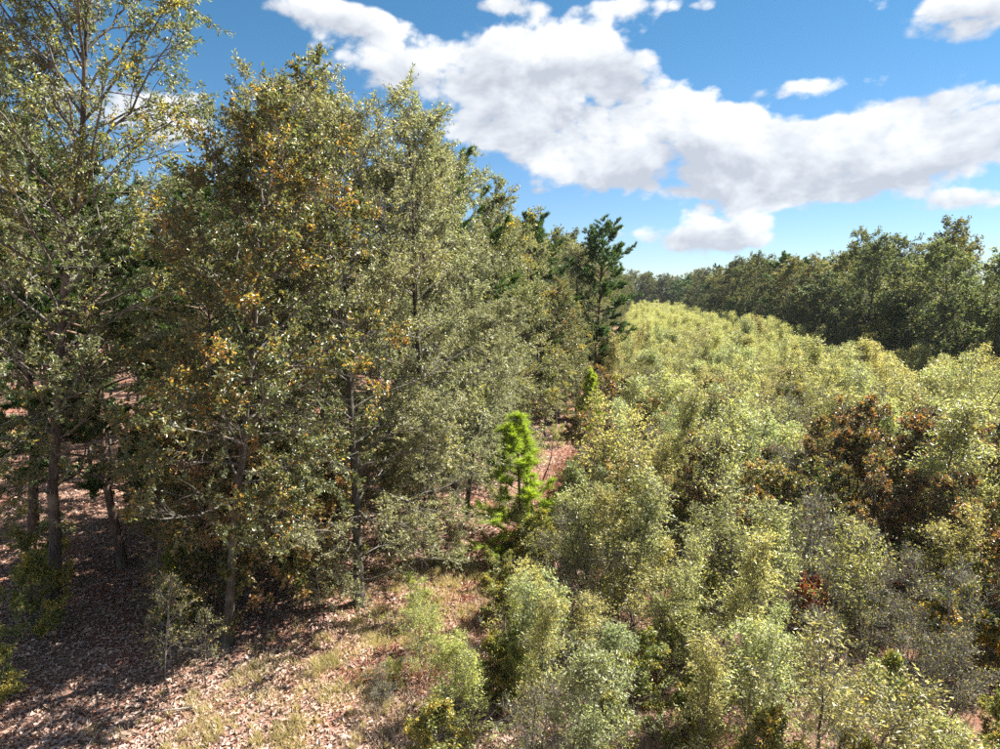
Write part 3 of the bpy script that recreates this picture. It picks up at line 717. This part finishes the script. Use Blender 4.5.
def thicket():
    """young oaks too far off to tell apart: points that carry copies of the young crowns"""
    rng = np.random.default_rng(8); pts = []
    while len(pts) < 620:
        y = 70 + 215 * rng.uniform() ** 1.2; x = rng.uniform(-6.5, 30)
        if x > edge_x(y) - 1 or x < path_x(y) + .5: continue
        if y < 102 and not far_enough(BUSY, x, y, 1.8): continue
        pts.append((x, y, 0))
    me = bpy.data.meshes.new('young_oak_thicket'); me.from_pydata(pts, [], [])
    o = add_obj('young_oak_thicket', me, kind='stuff', label='far mass of pale green young oaks filling the end of the clearing', category='thicket')
    g = bpy.data.node_groups.new('thicket', 'GeometryNodeTree')
    g.interface.new_socket('Geometry', in_out='INPUT', socket_type='NodeSocketGeometry')
    g.interface.new_socket('Geometry', in_out='OUTPUT', socket_type='NodeSocketGeometry')
    N = g.nodes; K = g.links
    gi = N.new('NodeGroupInput'); go = N.new('NodeGroupOutput')
    src = []
    for v in range(4):
        src.append(next(c for t in THINGS for c in t.children if t.name.startswith('young_oak') and c.name.startswith('crown') and c.data is SPEC['young'][v][2]))
    join = N.new('GeometryNodeJoinGeometry')
    idx = N.new('GeometryNodeInputIndex')
    for v in range(4):
        mod = N.new('ShaderNodeMath'); mod.operation = 'MODULO'; K.new(idx.outputs[0], mod.inputs[0]); mod.inputs[1].default_value = 4
        eq = N.new('FunctionNodeCompare'); eq.data_type = 'FLOAT'; eq.operation = 'EQUAL'; K.new(mod.outputs[0], eq.inputs[0]); eq.inputs[1].default_value = v
        eq.inputs['Epsilon'].default_value = .1
        inf = N.new('GeometryNodeObjectInfo'); inf.inputs[0].default_value = src[v]; inf.transform_space = 'ORIGINAL'
        ins = N.new('GeometryNodeInstanceOnPoints'); K.new(gi.outputs[0], ins.inputs['Points']); K.new(eq.outputs[0], ins.inputs['Selection'])
        K.new(inf.outputs['Geometry'], ins.inputs['Instance'])
        rr = N.new('FunctionNodeRandomValue'); rr.data_type = 'FLOAT_VECTOR'; rr.inputs[0].default_value = (-.05, -.05, 0); rr.inputs[1].default_value = (.05, .05, 6.28); K.new(rr.outputs[0], ins.inputs['Rotation'])
        rs = N.new('FunctionNodeRandomValue'); rs.data_type = 'FLOAT_VECTOR'; rs.inputs[0].default_value = (.85, .85, .7); rs.inputs[1].default_value = (1.25, 1.25, 1.1); rs.inputs['Seed'].default_value = 3; K.new(rs.outputs[0], ins.inputs['Scale'])
        K.new(ins.outputs[0], join.inputs[0])
    K.new(join.outputs[0], go.inputs[0])
    md = o.modifiers.new('thicket', 'NODES'); md.node_group = g
thicket()


# ------------------------------------------------------------------ the air
def haze():
    me = bpy.data.meshes.new('haze')
    X, Y0, Y1, Z0, Z1 = 3200, -3200, 3400, -2.0, 30.0
    v = [(x, y, z) for z in (Z0, Z1) for y in (Y0, Y1) for x in (-X, X)]
    me.from_pydata(v, [], [(0, 2, 3, 1), (4, 5, 7, 6), (0, 1, 5, 4), (2, 6, 7, 3), (0, 4, 6, 2), (1, 3, 7, 5)])
    m, b = new_mat('haze_air')
    pv = b.n('ShaderNodeVolumePrincipled'); pv.inputs['Density'].default_value = .00008
    pv.inputs['Color'].default_value = (.72, .84, 1, 1); pv.inputs['Anisotropy'].default_value = .3
    o = b.n('ShaderNodeOutputMaterial'); b.t.links.new(pv.outputs[0], o.inputs['Volume'])
    add_obj('haze', me, m, kind='stuff', label='thin bluish autumn haze over the far trees', category='haze')
haze()

# ------------------------------------------------------------------ labels: what each plant looks like and what it stands by
LANDMARKS = [('bright young pine', -4.8, 27.0, 2.8), ('lone round topped pine', -3.6, 62, 9), ('maroon sapling thicket', 11, 29.5, 3), ('single maroon sapling', 2.2, 28, 3),
             ('grey brush patch', 6, 24, 1), ('yellow tipped weeds', 9.4, 20.6, 1.2), ('leaning dead snag', -5.2, 35.5, 2), ('big willow oak', -9.5, 20.7, 5),
             ('yellow rust oak', -12.4, 17.3, 6), ('leaning tall oak', -19.3, 17.6, 6), ('dark skyline pine', -11, 38, 12), ('right hand treeline', 28, 85, 5)]
_cy, _sy, _cp, _sp = math.cos(R(CAM_YAW)), math.sin(R(CAM_YAW)), math.cos(R(CAM_PITCH)), math.sin(R(CAM_PITCH))
def seen_at(x, y, z):
    """bearing and height of a point as seen from where the photograph was taken"""
    z -= CAM_H; f = -_sy * _cp * x + _cy * _cp * y + _sp * z
    return (_cy * x + _sy * y) / f, (_sy * _sp * x - _cy * _sp * y + _cp * z) / f
LOOK = {'young_oak_tree': 'young oak', 'leafy_shrub': 'leafy shrub', 'bare_brush': 'leafless grey brush', 'red_oak_sapling': 'maroon oak sapling', 'sumac_shrub': 'red leaved shrub',
        'goldenrod_plant': 'yellow tipped weed', 'understory_tree': 'understory tree with rusty leaves', 'bare_sapling': 'thin bare sapling', 'pine_seedling': 'pine seedling',
        'oak_tree': 'slim oak inside the wood', 'pine_tree': 'pine inside the wood'}
cells = {}
for t in THINGS:
    if t['label']: continue
    kind = t.name.split('.')[0]; h, tn = INFO[t.name]
    u, v = seen_at(t.location.x, t.location.y, 5.6 * h * .5 if kind in ('young_oak_tree', 'red_oak_sapling') else 1.0)
    best = min(LANDMARKS, key=lambda L: math.hypot(u - seen_at(*L[1:])[0], v - seen_at(*L[1:])[1]))
    bu, bv = seen_at(*best[1:]); du, dv = u - bu, v - bv
    where = ('right of' if du > 0 else 'left of') if abs(du) > abs(dv) else ('behind' if t.location.y > best[2] else 'in front of')
    size = 'tall' if h > .92 else 'short' if h < .68 else 'middling'
    tone = '' if kind not in ('young_oak_tree', 'leafy_shrub') else 'yellowish ' if tn[0] / tn[2] > 1.06 else 'greyish ' if tn[0] / tn[2] < .95 else 'pale green '
    cells.setdefault((kind, size + ' ' + tone + LOOK.get(kind, kind.replace('_', ' ')), where, best[0]), []).append((math.hypot(du, dv), t))
for (kind, look, where, lm), ts in cells.items():
    ts.sort(key=lambda q: q[0])
    for n_, (d_, t) in enumerate(ts):
        t['label'] = '%s %s the %s' % (look, where, lm) + ('' if len(ts) == 1 else ', nearest to it' if n_ == 0 else ', %s nearest' % nth(n_ + 1))
